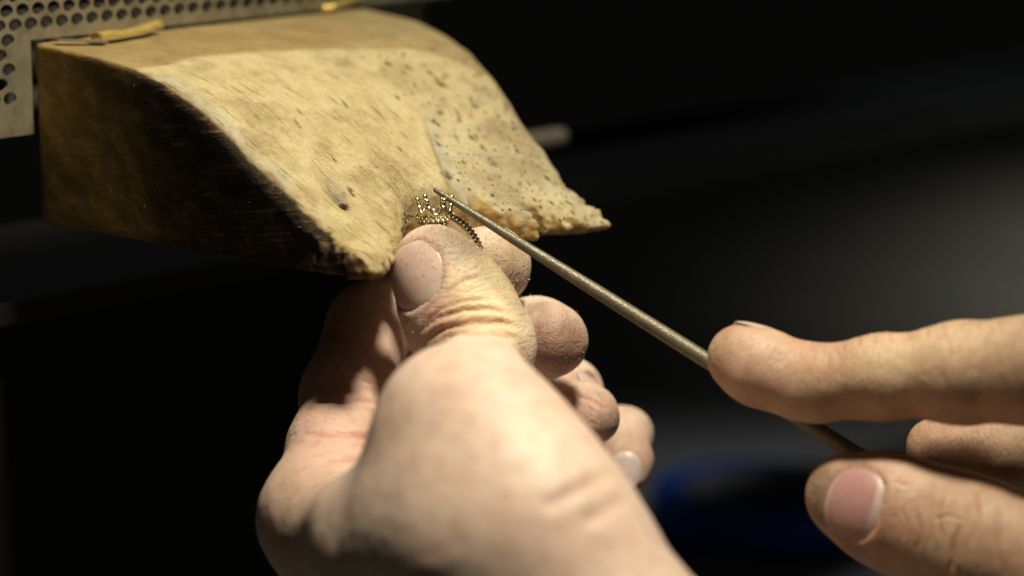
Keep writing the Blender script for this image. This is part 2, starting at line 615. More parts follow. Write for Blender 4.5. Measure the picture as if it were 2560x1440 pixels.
WL, WR = -46.0, 137.0
rows = [48.05 + PR * k for k in range(-6, 8)]
for r, zc in enumerate(rows):
    k = r - 6
    off = -7.17 + (PW / 2 if k % 2 else 0)
    above = k >= -1
    right = WR - 3 if above else -4.4
    n0 = math.ceil((WL + 3 + PW / 2 - off) / PW); n1 = math.floor((right - PW / 2 - off) / PW)
    z0, z1 = zc - PR / 2, zc + PR / 2
    a0 = off + (n0 - 0.5) * PW; a1 = off + (n1 + 0.5) * PW
    cell(WL, a0, z0, z1, False)
    for n in range(n0, n1 + 1):
        cell(off + (n - 0.5) * PW, off + (n + 0.5) * PW, z0, z1, True)
    cell(a1, WR if above else -0.9, z0, z1, False)
zt0 = rows[0] - PR / 2
cell(WL, -0.9, 21.0, zt0, False)
cell(-0.9, WR, 41.2, rows[5] - PR / 2, False)
cell(WL, WR, rows[-1] + PR / 2, rows[-1] + PR / 2 + 4, False)
mb.build("perforated_sheet", M['panel'], t, smooth=False)
mb = MB(); mb.box(bench(WL, -0.6, 20.4), W * (-0.9 - WL), L_ * -0.8, Z * 0.58)
mb.build("lower_rim", M['panel'], t, smooth=False); mb = MB()
mb.box(bench(WR, -0.6, 41.2), W * 1.0, L_ * -6, Z * (rows[-1] + 5.6 - 41.2)); mb.build("folded_rim", M['panel'], t, smooth=False)
mb = MB(); mb.box(bench(WL, -10, 22), W * (WR - WL), L_ * 1.5, Z * 25.0); mb.build("backing_strip", M['backing'], t, smooth=False)

# ------------------------------------------------------------------ wooden bench block
PL = np.array([(0, 0), (103.5, 0), (103, 13), (101.3, 28), (99.6, 42.5), (97, 51), (93, 59.6), (90.4, 64.3), (87.6, 70.5), (85.3, 76.5),
               (81.8, 83.9), (80.6, 87), (80.2, 93.5), (79.6, 99.0), (77.6, 102.0), (73.5, 102.4), (69, 101.2), (64, 99.2), (60.6, 97.0), (58.8, 93.2), (57.6, 92.6), (57.9, 96.5), (56.0, 98.2), (53.5, 96.2),
               (51.2, 92.8), (48.2, 88.3), (44.5, 85.4), (41, 82.2), (36.5, 80.8), (32.0, 81.6), (28, 85.6), (25.2, 86.8), (22.0, 89.4), (19.5, 92.4), (14, 95.2), (9.5, 97.6), (6, 101.4), (2.5, 103.2), (0.2, 101.5), (-0.4, 96), (0, 80)], float)
LS = np.array([-5, 0, 8, 21, 32, 41, 47, 53, 60, 67, 76.5, 83, 90, 96, 102, 110.])
ZS = np.array([40.8, 40.6, 40.0, 38.9, 37.4, 35.2, 32.8, 30.4, 26.4, 21.7, 16.4, 12.2, 8.3, 5.6, 4.0, 3.0])


def poly_sd(p, poly):
    d = np.full(len(p), 1e9); ins = np.zeros(len(p), bool)
    n = len(poly)
    for i in range(n):
        a, b = poly[i], poly[(i + 1) % n]
        e = b - a; w = p - a
        t_ = np.clip((w @ e) / (e @ e), 0, 1)
        d = np.minimum(d, ((w - t_[:, None] * e) ** 2).sum(1))
        c = ((a[1] <= p[:, 1]) & (b[1] > p[:, 1])) | ((b[1] <= p[:, 1]) & (a[1] > p[:, 1]))
        xi = a[0] + (p[:, 1] - a[1]) * (b[0] - a[0]) / (b[1] - a[1] if b[1] != a[1] else 1e-9)
        ins ^= c & (p[:, 0] < xi)
    return np.where(ins, -1, 1) * np.sqrt(d)


_gw = np.arange(-6, 111, 0.4); _gl = np.arange(-6, 111, 0.4)
_gp = np.stack(np.meshgrid(_gw, _gl, indexing='ij'), -1).reshape(-1, 2)
_gd = poly_sd(_gp, PL).reshape(len(_gw), len(_gl))


def plan_sd(w, l):
    x = np.clip((w + 6) / 0.4, 0, len(_gw) - 1.001); y = np.clip((l + 6) / 0.4, 0, len(_gl) - 1.001)
    i = x.astype(int); j = y.astype(int); fx = x - i; fy = y - j
    return (_gd[i, j] * (1 - fx) + _gd[i + 1, j] * fx) * (1 - fy) + (_gd[i, j + 1] * (1 - fx) + _gd[i + 1, j + 1] * fx) * fy


_pg = np.zeros((560, 560))                                 # depth of worm holes and gouges on a 0.2 mm grid
_rp = np.random.default_rng(5)
_pits = []
for _ in range(120):
    pw_, pl_ = _rp.uniform(42, 96), _rp.uniform(38, 99)
    if pw_ < np.interp(pl_, [60, 62, 69, 79.4, 85], [56, 58.4, 53.2, 46.3, 43.2]): continue
    _pits.append((pw_, pl_, _rp.uniform(0.3, 0.62), _rp.uniform(0.5, 1.1), _rp.uniform(1.0, 2.2)))
for _ in range(14):
    _pits.append((_rp.uniform(8, 50), _rp.uniform(56, 84), _rp.uniform(0.28, 0.4), _rp.uniform(0.3, 0.6), _rp.uniform(2.0, 5.0)))
for pw_, pl_, pr_, pd_, pe_ in _pits:
    i0, i1 = int((pw_ - 4) / 0.2) + 20, int((pw_ + 4) / 0.2) + 20; j0, j1 = int((pl_ - 6) / 0.2) + 20, int((pl_ + 6) / 0.2) + 20
    i0, j0 = max(i0, 0), max(j0, 0)
    gi, gj = np.meshgrid(np.arange(i0, min(i1, 560)), np.arange(j0, min(j1, 560)), indexing='ij')
    dw_, dl_ = gi * 0.2 - 4 - pw_, gj * 0.2 - 4 - pl_
    dw_ = dw_ + 0.25 * dl_
    _pg[gi, gj] = np.maximum(_pg[gi, gj], pd_ * np.exp(-((dw_ / pr_) ** 2 + (dl_ / (pr_ * pe_)) ** 2) ** 1.5))


def pit_depth(w, l):
    x = np.clip((w + 4) / 0.2, 0, 558.9); y = np.clip((l + 4) / 0.2, 0, 558.9)
    i = x.astype(int); j = y.astype(int); fx = x - i; fy = y - j
    return (_pg[i, j] * (1 - fx) + _pg[i + 1, j] * fx) * (1 - fy) + (_pg[i, j + 1] * (1 - fx) + _pg[i + 1, j + 1] * fx) * fy


def crack_side(w, l):           # >0 to the right of the crack that runs up from the notch
    wl = np.interp(l, [60, 62, 69, 79.4, 85], [59.6, 58.4, 53.2, 46.3, 43.2])
    return w - wl


def block_top(w, l):
    z = np.interp(l, LS, ZS)
    # corner of profile at the filed facet, softened
    cs = crack_side(w, l)
    z = z - 0.75 * sstep(60, 80, l) * sstep(0.7, -0.7, cs) * sstep(-26, -4, cs)
    z = z + 0.35 * sstep(60, 84, l) * sstep(0, 6, cs)
    # filed facet: lower the middle a little
    z = z - 1.0 * sstep(30, 42, l) * sstep(92, 70, l) * np.exp(-((w - 34) / 26.0) ** 2)
    # worn hollow and hole on the left limb
    z = z - 2.0 * np.exp(-(((w - 14.5) * 0.9 + (l - 78.0) * 0.25) / 2.6) ** 2 - ((l - 78.5) / 6.0) ** 2)
    z = z - 2.2 * np.exp(-((w - 13) / 0.9) ** 2 - ((l - 80.6) / 1.5) ** 2)
    # rounded right shoulder
    z = z - 3.0 * sstep(80, 104, w) * sstep(20, 60, l)
    z = z - 1.2 * pit_depth(w, l)
    return z


def block_sdf(p):               # p = (l, w, z)
    l, w, z = p[..., 0], p[..., 1], p[..., 2]
    chew = sstep(72, 98, l)
    q = p * np.array([1, 1, 1.0])
    n1 = fbm(q, (4.2, 4.2, 4.2), 3) ; n2 = fbm(q, (1.7, 1.7, 1.7), 9, 2)
    d2 = plan_sd(w, l) + chew * (1.15 * n1 + 0.7 * n2) + 0.12 * n1
    dt = (z - block_top(w, l)) * 0.88 + chew * (0.6 * n1 + 0.5 * n2) + 0.05 * n2 + 0.10 * n1 + 0.7 * n2 * np.exp(-((w - 76) / 6.0) ** 2 - ((l - 74) / 7.0) ** 2)
    rr = np.clip(1.0 + 3.2 * sstep(20, 90, l), 0.8, 4.5)
    # left arris stays fairly sharp, the chewed tips are round
    d = smax(d2, dt, np.where(w > 70, 7.0 * sstep(8, 60, l) + 1.0, rr))
    d = smax(d, -z + 0.3 * n1 * chew + 1.0 * sstep(40, 60, l) * 0 , 1.2 + 1.5 * chew)
    return d


bv, bq = surface_nets(block_sdf, (-3, -4, -3), (109, 108, 44), 0.46, 2.0)
bn = vnormals(bv, bq)
l, w, z = bv[:, 0], bv[:, 1], bv[:, 2]
nz, nw, nl = bn[:, 2], bn[:, 1], bn[:, 0]
fine = fbm(bv, (3, 3, 3), 21); coarse = fbm(bv, (14, 14, 14), 33); mid = fbm(bv, (6, 6, 6), 41)
tan_ = np.array([0.435, 0.355, 0.20]); brown = np.array([0.30, 0.205, 0.085]); char = np.array([0.026, 0.018, 0.010])
side = np.array([0.43, 0.275, 0.085]); grey = np.array([0.355, 0.325, 0.245]); dirt = np.array([0.17, 0.115, 0.05])


def mix(a, b, f):
    return a * (1 - f[:, None]) + b * f[:, None]


col = np.tile(tan_, (len(bv), 1))
facet_l = np.interp(w, [10.6, 23, 50.7, 78, 90], [32, 28.5, 32.5, 39, 52])
flat = sstep(1.2, -1.2, l - facet_l + 0.9 * mid)
col = mix(col, brown * 0.85, flat * np.clip(0.85 + 0.25 * coarse, 0, 1))
col = mix(col, tan_ * 0.9, flat * sstep(55, 100, w) * 0.45)
rightpart = sstep(-1, 5, crack_side(w, l)) * sstep(48, 76, l + 5 * mid)
col = mix(col, grey * 1.08, rightpart * np.clip(0.45 + 0.8 * mid, 0, 1))
# grey rubbed strip along the left arris and beside the crack
strip = sstep(0.2, 1.5, w) * sstep(6.5, 3.0, w + 1.2 * mid) * sstep(34, 40, l) * sstep(88, 78, l) * sstep(0.3, 0.6, nz)
col = mix(col, grey, strip * 0.85)
cs = crack_side(w, l)
col = mix(col, grey * np.array([0.92, 0.98, 1.04]), sstep(-0.4, 0.4, cs) * sstep(4.5, 1.0, cs + mid) * sstep(60, 72, l + 2 * mid) * 0.8)
col = mix(col, dirt, np.exp(-(cs / 0.45) ** 2) * sstep(61, 70, l) * 0.75)
# dusty dirty band near the notch, smear around the hollow
col = mix(col, dirt * 1.6, np.clip(0.9 * sstep(8, 1, np.abs(cs + 14 + 0.5 * (l - 80))) * sstep(60, 84, l) * (0.35 + 0.9 * fine), 0, 0.6))
col = mix(col, np.array([0.10, 0.09, 0.085]), np.exp(-(((w - 14.5) * 0.9 + (l - 78.0) * 0.25) / 1.9) ** 2 - ((l - 78.5) / 5.0) ** 2) * 0.75)
# decayed patch on the right limb
pd = np.sqrt(((w - 76) / 5.0) ** 2 + ((l - 74) / 6.0) ** 2) + 0.5 * mid
col = mix(col, np.array([0.42, 0.29, 0.10]), sstep(1.1, 0.5, pd) * (0.5 + 0.5 * fine.clip(-1, 1)))
face_pre = sstep(-0.45, -0.75, nw)
col = mix(col, np.array([0.075, 0.05, 0.022]), np.clip(pit_depth(w, l) * 2.2, 0, 0.9) * sstep(0.2, 0.5, nz))
# undersides, notch walls: raw brown wood
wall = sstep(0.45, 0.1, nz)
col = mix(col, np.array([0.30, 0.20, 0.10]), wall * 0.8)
# browned, greasy patches low on the slope
low = sstep(52, 78, l) * sstep(-4, -16, cs) * (1 - face_pre)
col = mix(col, np.array([0.34, 0.25, 0.125]), np.clip(low * (0.45 + 1.0 * mid + 0.5 * fine), 0, 0.75))
col = mix(col, np.array([0.27, 0.205, 0.105]), np.clip((1 - flat) * (1 - face_pre) * (0.9 * mid + 1.0 * coarse + 0.35 * fine - 0.05), 0, 0.65))
# left face
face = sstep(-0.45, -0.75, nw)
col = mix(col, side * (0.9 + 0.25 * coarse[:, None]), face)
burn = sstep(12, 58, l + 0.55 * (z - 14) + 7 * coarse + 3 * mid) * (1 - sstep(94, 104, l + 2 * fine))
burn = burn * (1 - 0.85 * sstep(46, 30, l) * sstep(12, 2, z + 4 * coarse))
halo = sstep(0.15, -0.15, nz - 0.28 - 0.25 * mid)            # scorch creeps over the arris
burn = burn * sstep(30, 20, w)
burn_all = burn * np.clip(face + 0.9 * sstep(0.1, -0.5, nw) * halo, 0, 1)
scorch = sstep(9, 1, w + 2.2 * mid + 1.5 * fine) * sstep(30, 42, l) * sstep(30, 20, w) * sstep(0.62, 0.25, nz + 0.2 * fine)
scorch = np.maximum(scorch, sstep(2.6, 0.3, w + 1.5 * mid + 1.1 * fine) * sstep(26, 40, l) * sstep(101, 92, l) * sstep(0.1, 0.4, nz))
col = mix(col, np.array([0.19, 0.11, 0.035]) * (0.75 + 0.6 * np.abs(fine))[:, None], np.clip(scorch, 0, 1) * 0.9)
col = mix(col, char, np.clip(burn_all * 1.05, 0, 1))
reddish = face * sstep(40, 60, l) * sstep(9, 0, z + 3 * mid) * 0.5
col = mix(col, np.array([0.05, 0.022, 0.008]), reddish)
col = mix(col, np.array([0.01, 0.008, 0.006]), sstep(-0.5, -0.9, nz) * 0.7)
mask = np.zeros((len(bv), 3))
mask[:, 0] = np.clip(sstep(-3, 4, cs) * sstep(34, 44, l) * sstep(0.3, 0.6, nz) + 0.35 * flat * sstep(40, 80, w), 0, 1)
mask[:, 1] = sstep(3, -3, cs) * (1 - flat) * sstep(0.3, 0.6, nz) * sstep(30, 45, l)
mask[:, 2] = np.clip(burn_all, 0, 1)
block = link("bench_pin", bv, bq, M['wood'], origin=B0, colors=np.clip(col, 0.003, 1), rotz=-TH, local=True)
ca = block.data.color_attributes.new("mask", 'FLOAT_COLOR', 'POINT')
c4 = np.ones((len(bv), 4), np.float32); c4[:, :3] = mask
ca.data.foreach_set("color", c4.ravel())
tag(block, "worn notched wooden work block, pale dusty slope and scorched black side", "bench pin")

# ------------------------------------------------------------------ things on and behind the block
# curled brass strip
t = empty("brass_strip", bench(20, 6, 40.6))
tag(t, "curled bright brass strip lying on the block against the perforated panel", "brass strip")
A = bench(9.5, 9.0, 41.3); Bp = bench(32.0, 4.4, 42.2)
mb = MB(); n = 26; ns = 11
ax = unit(Bp - A); up = unit(Z - ax * (Z @ ax)); sd = np.cross(ax, up)
V_ = []; F = []
for lay, rr in ((0, 1.5), (1, 1.2)):
    for i in range(n):
        s = i / (n - 1)
        c = A + (Bp - A) * s + up * (0.9 * (s - 0.55) ** 2 * 2 - 0.25 + 0.12 * math.sin(9 * s)) + sd * 0.5 * math.sin(3.1 * s)
        for k in range(ns):
            a = math.radians(-115 + 230 * k / (ns - 1))
            wob = 1 + 0.06 * math.sin(5 * s * 3 + k)
            V_.append(c + rr * wob * (math.cos(a) * up * 0.8 + math.sin(a) * sd * 1.15))
for lay in (0, 1):
    for i in range(n - 1):
        for k in range(ns - 1):
            b = lay * n * ns
            q = (b + i * ns + k, b + i * ns + k + 1, b + (i + 1) * ns + k + 1, b + (i + 1) * ns + k)
            F.append(q if lay == 0 else q[::-1])
for i in range(n - 1):
    for k in (0, ns - 1):
        F.append((i * ns + k, (i + 1) * ns + k, n * ns + (i + 1) * ns + k, n * ns + i * ns + k))
for i in (0, n - 1):
    for k in range(ns - 1):
        F.append((i * ns + k, i * ns + k + 1, n * ns + i * ns + k + 1, n * ns + i * ns + k))
mb.add(V_, F); mb.build("curled_sheet", M['brass'], t)
mb = MB(); C0 = bench(1.5, 3.5, 41.2)
for s0, s1 in ((0.0, 1.0),):
    mb.box(C0, A - C0 + W * 1.5 - Z * 0.9, L_ * 2.6, Z * 0.5)
mb.build("flat_tang", M['panel'], t, smooth=False)

# bent brass wire at the far end of the block
mb = MB()
mb.tube([bench(88, 2.0, 41.4), bench(93, 1.6, 42.2), bench(98, 1.2, 43.0), bench(103, 0.8, 43.4)], [0.7, 0.7, 0.6, 0.5], 10)
mb.ball(bench(88, 2.4, 41.7), 1.25)
o = mb.build("brass_wire", M['brass'])
tag(o, "small blurred brass wire with a ball end at the far end of the block", "brass wire")

# pale rod end behind the block
mb = MB(); c = P(1384, 343, 740.0)
prof = [(-58, 0.01), (-58, 2.4), (-40, 2.4), (-10, 2.4), (1, 2.4), (2.8, 2.1), (3.8, 1.3), (4.1, 0.01)]
mb.lathe(c, unit(W * 30 + L_ * 52 + Z * 11), prof, 20)
o = mb.build("pale_rod", M['pale'])
tag(o, "pale blurred rod end sticking out behind the wooden block", "rod")

# roll of blue tape on the floor
rc = P(1900, 1345, 1075.0); rc[2] = -200.0
mb = MB(); prof = [(0.5, 30.0), (0.5, 43.0), (1.5, 44), (16, 44), (17, 43), (17, 31)]
mb.lathe(rc, Z, prof, 64)
t = empty("tape_roll", rc); tag(t, "blurred dark blue tape roll lying on the grey floor", "tape roll")
mb.build("tape_winding", M['blue'], t)
mb = MB(); prof = [(17.6, 31.2), (17.6, 29.0), (0.4, 29.0), (0.4, 31.2)]; mb.lathe(rc, Z, prof, 64)
mb.build("cardboard_core", M['core'], t)

# ------------------------------------------------------------------ file
fa = P(1085, 473, 557.0); fb = P(2140, 1135, 534.5)
fax = unit(fb - fa); flen = np.linalg.norm(fb - fa)
mb = MB()
fpx = [(0, 6.5), (60, 8.5), (250, 13), (490, 17), (800, 19.5), (1245, 20.5)]
prof = [(0.0, 0.01), (0.0, 0.36), (0.2, 0.5)]
for i in range(1, 80):
    s = i / 79
    t_ = s * (flen + 42)
    rpx = np.interp(t_ / flen * 1245, [a for a, b in fpx], [b for a, b in fpx])
    prof.append((t_ + 0.25, rpx * 549 / FPX))
prof.append((prof[-1][0], 0.01))
mb.lathe(fa, fax, prof, 40)
o = mb.build("round_file", M['file'], origin=(fa + fb) / 2)
tag(o, "long tapered round steel file, its tip inside the ring setting", "file")

# ------------------------------------------------------------------ ring
hd = P(1089, 548, 559.0)                    # foot of the setting
h_ = V(-0.06, 0.965, -0.20)
tt = V(0.86, 0.04, -0.46); tt = unit(tt - h_ * (tt @ h_))
nn = np.cross(h_, tt);
if nn @ CF > 0: nn = -nn                    # ring axis, towards the camera
RO, RI = 10.6, 8.2
Rc = hd - h_ * (RO - 1.7)
ring = empty("ring", Rc - h_ * RO)
tag(ring, "silver ring with an empty six prong crown setting, wedged at the block's notch", "ring")
# band: swept rectangle with a raised beaded rim
mb = MB(); V_ = []; F = []; n = 96
hw = 1.25
sec = [(RI, -hw), (RO - 0.55, -hw), (RO - 0.15, -hw * 0.86), (RO - 0.15, -hw * 0.62), (RO - 0.6, -hw * 0.5), (RO - 0.6, hw * 0.5), (RO - 0.15, hw * 0.62), (RO - 0.15, hw * 0.86), (RO - 0.55, hw), (RI, hw)]
for i in range(n):
    a = 2 * math.pi * i / n
    e = math.cos(a) * h_ + math.sin(a) * tt
    for (r, x) in sec:
        V_.append(Rc + e * r + nn * x)
m_ = len(sec)
for i in range(n):
    j = (i + 1) % n
    for k in range(m_):
        l2 = (k + 1) % m_
        F.append((i * m_ + k, i * m_ + l2, j * m_ + l2, j * m_ + k))
mb.add(V_, F); band = mb.build("band", M['silver'], ring, origin=Rc, smooth=False)
mb = MB()
for i in range(-15, 16):
    a = math.radians(i * 5.2)
    if abs(i) < 4: continue
    e = math.cos(a) * h_ + math.sin(a) * tt
    for x in (-0.92, -0.3, 0.3, 0.92):
        mb.ball(Rc + e * (RO + 0.02 - (0.25 if abs(x) < 0.5 else 0)) + nn * x, 0.22, 8, 6)
bd = mb.build("band_beading", M['oxid'], ring, origin=Rc); tag(bd, kind="stuff")
# halo of beads under the crown
hx, hy = tt, nn
mb = MB()
for (r, zz, rr) in ((3.55, 0.2, 0.42), (3.1, -0.75, 0.5), (3.3, 0.9, 0.25)):
    mb.tube([hd + h_ * zz + r * (math.cos(a) * hx + math.sin(a) * hy) for a in np.linspace(0, 2 * math.pi, 40, endpoint=False)], rr, 10, closed=True)
mb.build("halo_gallery", M['oxid'], ring, origin=hd)
mb = MB()
for (r, zz, cnt, ph) in ((3.95, 0.75, 24, 0), (4.05, 0.1, 24, 0.5), (3.7, -0.65, 22, 0), (3.3, -1.15, 18, 0.5)):
    for k in range(cnt):
        a = 2 * math.pi * (k + ph) / cnt
        mb.ball(hd + h_ * zz + r * (math.cos(a) * hx + math.sin(a) * hy), 0.235, 8, 6)
bd = mb.build("halo_beading", M['silver'], ring, origin=hd); tag(bd, kind="stuff")
# crown: scalloped basket and six ball-tipped prongs
mb = MB()
A0 = math.radians(27)
for k in range(6):
    pts = []
    for s in np.linspace(0, 1, 15):
        a = A0 + (k + s) * math.pi / 3
        zz = 1.25 + 2.0 * (2 * s - 1) ** 2 * abs(2 * s - 1) ** 0.6
        r = 2.75 + 0.20 * zz
        pts.append(hd + h_ * zz + r * (math.cos(a) * hx + math.sin(a) * hy))
    mb.tube(pts, 0.58, 10)
mb.tube([hd + h_ * 1.05 + 2.8 * (math.cos(a) * hx + math.sin(a) * hy) for a in np.linspace(0, 2 * math.pi, 40, endpoint=False)], 0.3, 10, closed=True)
crown = mb.build("crown_basket", M['silver'], ring, origin=hd)
for k in range(6):
    a = A0 + k * math.pi / 3
    e = math.cos(a) * hx + math.sin(a) * hy
    mb = MB()
    mb.tube([hd + h_ * 0.9 + e * 2.9, hd + h_ * 2.2 + e * 3.15, hd + h_ * 3.4 + e * 3.4, hd + h_ * 4.2 + e * 3.55], [0.72, 0.64, 0.56, 0.48], 10)
    mb.ball(hd + h_ * 4.35 + e * 3.57, 0.64, 12, 8)
    mb.build("prong", M['silver'], ring, origin=hd + e * 3)


# ------------------------------------------------------------------ hands
def J(u, v, d, rpx):
    return P(u, v, d), rpx * d / FPX


class Limb:
    """chain of rounded, slightly flattened segments"""
    def __init__(s, joints, k=3.0, dorsal=None, flat=1.0):
        s.j = [J(*q) for q in joints]; s.k = k
        s.n = dorsal; s.flat = flat

        a = np.array([p_ - r_ for p_, r_ in s.j]).min(0); b = np.array([p_ + r_ for p_, r_ in s.j]).max(0)
        s.bb = (a - 16, b + 16)

    def coords(s, p):
        best = np.full(len(p), 1e9); ax = np.zeros(len(p)); ci = np.zeros(len(p)); L0 = 0.0
        for (a, ra), (b, rb) in zip(s.j[:-1], s.j[1:]):
            ab = b - a; ln = np.linalg.norm(ab); e = ab / ln
            tt_ = (p - a) @ e; t_ = np.clip(tt_ / ln, 0, 1)
            v = p - (a + t_[:, None] * ab); r = ra + (rb - ra) * t_
            dd_ = np.linalg.norm(v, axis=1) - r
            n1 = unit(np.cross(e, CU + 0.3 * CF)); n2 = np.cross(e, n1)
            up_ = dd_ < best
            best = np.where(up_, dd_, best); ax = np.where(up_, L0 + np.clip(tt_, -20, ln + 20), ax)
            ci = np.where(up_, np.arctan2(v @ n1, v @ n2) * 9.0, ci); L0 += ln
        return best, ax, ci

    def sd(s, p):
        d = None
        if p.ndim == 2 and (np.any(p.max(0) < s.bb[0]) or np.any(p.min(0) > s.bb[1])):
            return np.full(len(p), 40.0)
        for (a, ra), (b, rb) in zip(s.j[:-1], s.j[1:]):
            ab = b - a; t_ = np.clip(((p - a) @ ab) / (ab @ ab), 0, 1)
            v = p - (a + t_[..., None] * ab)
            if s.n is not None:
                v = v + s.n * ((v @ s.n) * (1 / s.flat - 1))[..., None]
            r = ra + (rb - ra) * t_
            e = np.sqrt((v * v).sum(-1)) - r
            if s.n is not None: e = e * (0.5 + 0.5 * s.flat)
            d = e if d is None else smin(d, e, s.k)
        return d


class Nail:
    def __init__(s, u, v, d, n, tip, width, length, R, sink=0.5, free=0.0):
        s.n = unit(n); a = unit(tip); s.a = unit(a - s.n * (a @ s.n)); s.s = np.cross(s.a, s.n)
        s.c0 = P(u, v, d); s.w = width; s.l = length; s.R = R; s.sink = sink; s.free = free; s.c = None

    def place(s, func):
        t_ = np.linspace(-25, 25, 1001)
        pts = s.c0 + t_[:, None] * s.n
        f = func(pts)
        ins = np.where(f < 0)[0]
        c = pts[ins[-1]]; e = 1.2
        g = np.array([float(func((c + e * d_)[None])[0] - func((c - e * d_)[None])[0]) for d_ in np.eye(3)])
        s.n = unit(0.1 * s.n + unit(g)); s.a = unit(s.a - s.n * (s.a @ s.n)); s.s = np.cross(s.a, s.n)
        s.c = c - s.n * s.sink
        return s

    def local(s, p):
        q = p - s.c
        return q @ s.s, q @ s.a, q @ s.n

    def height(s, x, y):
        return -(x * x) / (2 * s.R) - (y * y) / (2 * 26.0)

    def outline(s, x, y):       # <0 inside
        yy = y / (s.l / 2)
        wx = s.w / 2 * (1 - 0.10 * np.clip(-yy, 0, 1) ** 2 - 0.06 * np.clip(yy, 0, 1))
        e = (np.abs(x) / wx) ** 2.7 + np.abs(yy) ** 2.5
        return (np.maximum(e, 1e-6) ** (1 / 2.6) - 1) * s.w / 2

    def carve(s, p, d):
        x, y, z = s.local(p)
        near = (np.abs(x) < s.w) & (np.abs(y) < s.l) & (np.abs(z) < 7)
        if not near.any(): return d
        xn, yn, zn = x[near], y[near], z[near]
        c = np.maximum(s.outline(xn, yn), s.height(xn, yn) - zn)
        d = d.copy()
        d[near] = smax(d[near], -c, 0.6)
        return d

    def mesh(s, name, mat, parent, base, lunula, edge):
        nu, nv = 25, 25
        V_ = []; Cc = []
        for lay in (0, 1):
            for i in range(nu):
                rr = i / (nu - 1)
                for k in range(40):
                    a = 2 * math.pi * k / 40
                    cx, cy = math.cos(a), math.sin(a)
                    # find the outline radius along this direction
                    lo_, hi_ = 0.0, 14.0
                    for _ in range(16):
                        md = (lo_ + hi_) / 2
                        if s.outline(np.array(md * cx), np.array(md * cy)) < 0: lo_ = md
                        else: hi_ = md
                    x, y = cx * lo_ * rr * 1.0, cy * lo_ * rr * 1.0
                    hgt = float(s.height(x, y)) + (0.22 if lay == 0 else -0.25) - (0.22 * rr ** 8 if lay == 0 else 0)
                    V_.append(s.c + s.s * x + s.a * y + s.n * hgt)
                    yy = y / (s.l / 2)
                    c = np.array(base)
                    f = sstep(-0.62 + 0.25 * (2 * x / s.w) ** 2, -0.72 + 0.25 * (2 * x / s.w) ** 2, yy)
                    c = c * (1 - f) + np.array(lunula) * f
                    f = sstep(0.80 - 0.18 * (2 * x / s.w) ** 2, 0.9 - 0.18 * (2 * x / s.w) ** 2, yy)
                    c = c * (1 - f) + np.array(edge) * f
                    f = sstep(0.92, 1.0, rr) * 0.2
                    Cc.append(c * (1 - f) + np.array((0.26, 0.18, 0.13)) * f)
        F = []
        for lay in (0, 1):
            b = lay * nu * 40
            for i in range(nu - 1):
                for k in range(40):
                    j = (k + 1) % 40
                    q = (b + i * 40 + k, b + (i + 1) * 40 + k, b + (i + 1) * 40 + j, b + i * 40 + j)
                    F.append(q if lay == 0 else q[::-1])
        b = (nu - 1) * 40
        for k in range(40):
            j = (k + 1) % 40
            F.append((b + k, nu * 40 + b + k, nu * 40 + b + j, b + j))
        return link(name, np.array(V_), np.array(F), mat, parent, origin=s.c, colors=np.array(Cc))


def bounds(*limbs):
    a = np.array([p - r for m_ in limbs for p, r in m_.j]); b = np.array([p + r for m_ in limbs for p, r in m_.j])
    return a.min(0) - 5, b.max(0) + 5


def creases(v, n, lines, dmin=0, dmax=9999):
    """press skin folds, traced on the visible side, into the surface along its normals"""
    u, w_, d = project(v)
    view = (v - CAM); view /= np.linalg.norm(view, axis=1, keepdims=True)
    ok0 = ((n * view).sum(1) < -0.05)
    disp = np.zeros(len(v)); red = np.zeros(len(v))
    for (pts, wid, dep, d0, d1) in lines:
        pts = np.array(pts, float)
        x0, y0 = pts.min(0) - 4 * wid; x1, y1 = pts.max(0) + 4 * wid
        idx = np.where(ok0 & (u > x0) & (u < x1) & (w_ > y0) & (w_ < y1) & (d > d0) & (d < d1))[0]
        if not len(idx): continue
        q = np.stack([u[idx], w_[idx]], 1)
        best = np.full(len(idx), 1e9); tb = np.zeros(len(idx)); L0 = 0
        seg = np.linalg.norm(np.diff(pts, axis=0), axis=1); tot = seg.sum()
        for a, b, sl in zip(pts[:-1], pts[1:], seg):
            e = b - a; t_ = np.clip(((q - a) @ e) / (e @ e), 0, 1)
            dd = np.linalg.norm(q - a - t_[:, None] * e, axis=1)
            up_ = dd < best
            best = np.where(up_, dd, best); tb = np.where(up_, (L0 + t_ * sl) / tot, tb); L0 += sl
        taper = np.clip(np.minimum(tb, 1 - tb) * 5, 0, 1)
        g = np.exp(-(best / wid) ** 2) - 0.38 * np.exp(-((best - 2.1 * wid) / (1.2 * wid)) ** 2)
        disp[idx] -= dep * g * taper
        red[idx] = np.maximum(red[idx], np.exp(-(best / (wid * 0.9)) ** 2) * taper * min(1, dep / 0.45) * (0.35 if wid >= 9 else 1))
    return disp, red


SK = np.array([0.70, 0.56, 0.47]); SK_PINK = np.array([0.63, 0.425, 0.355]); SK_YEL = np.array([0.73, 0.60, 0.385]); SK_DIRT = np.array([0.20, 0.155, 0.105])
SK_RED = np.array([0.50, 0.24, 0.175])


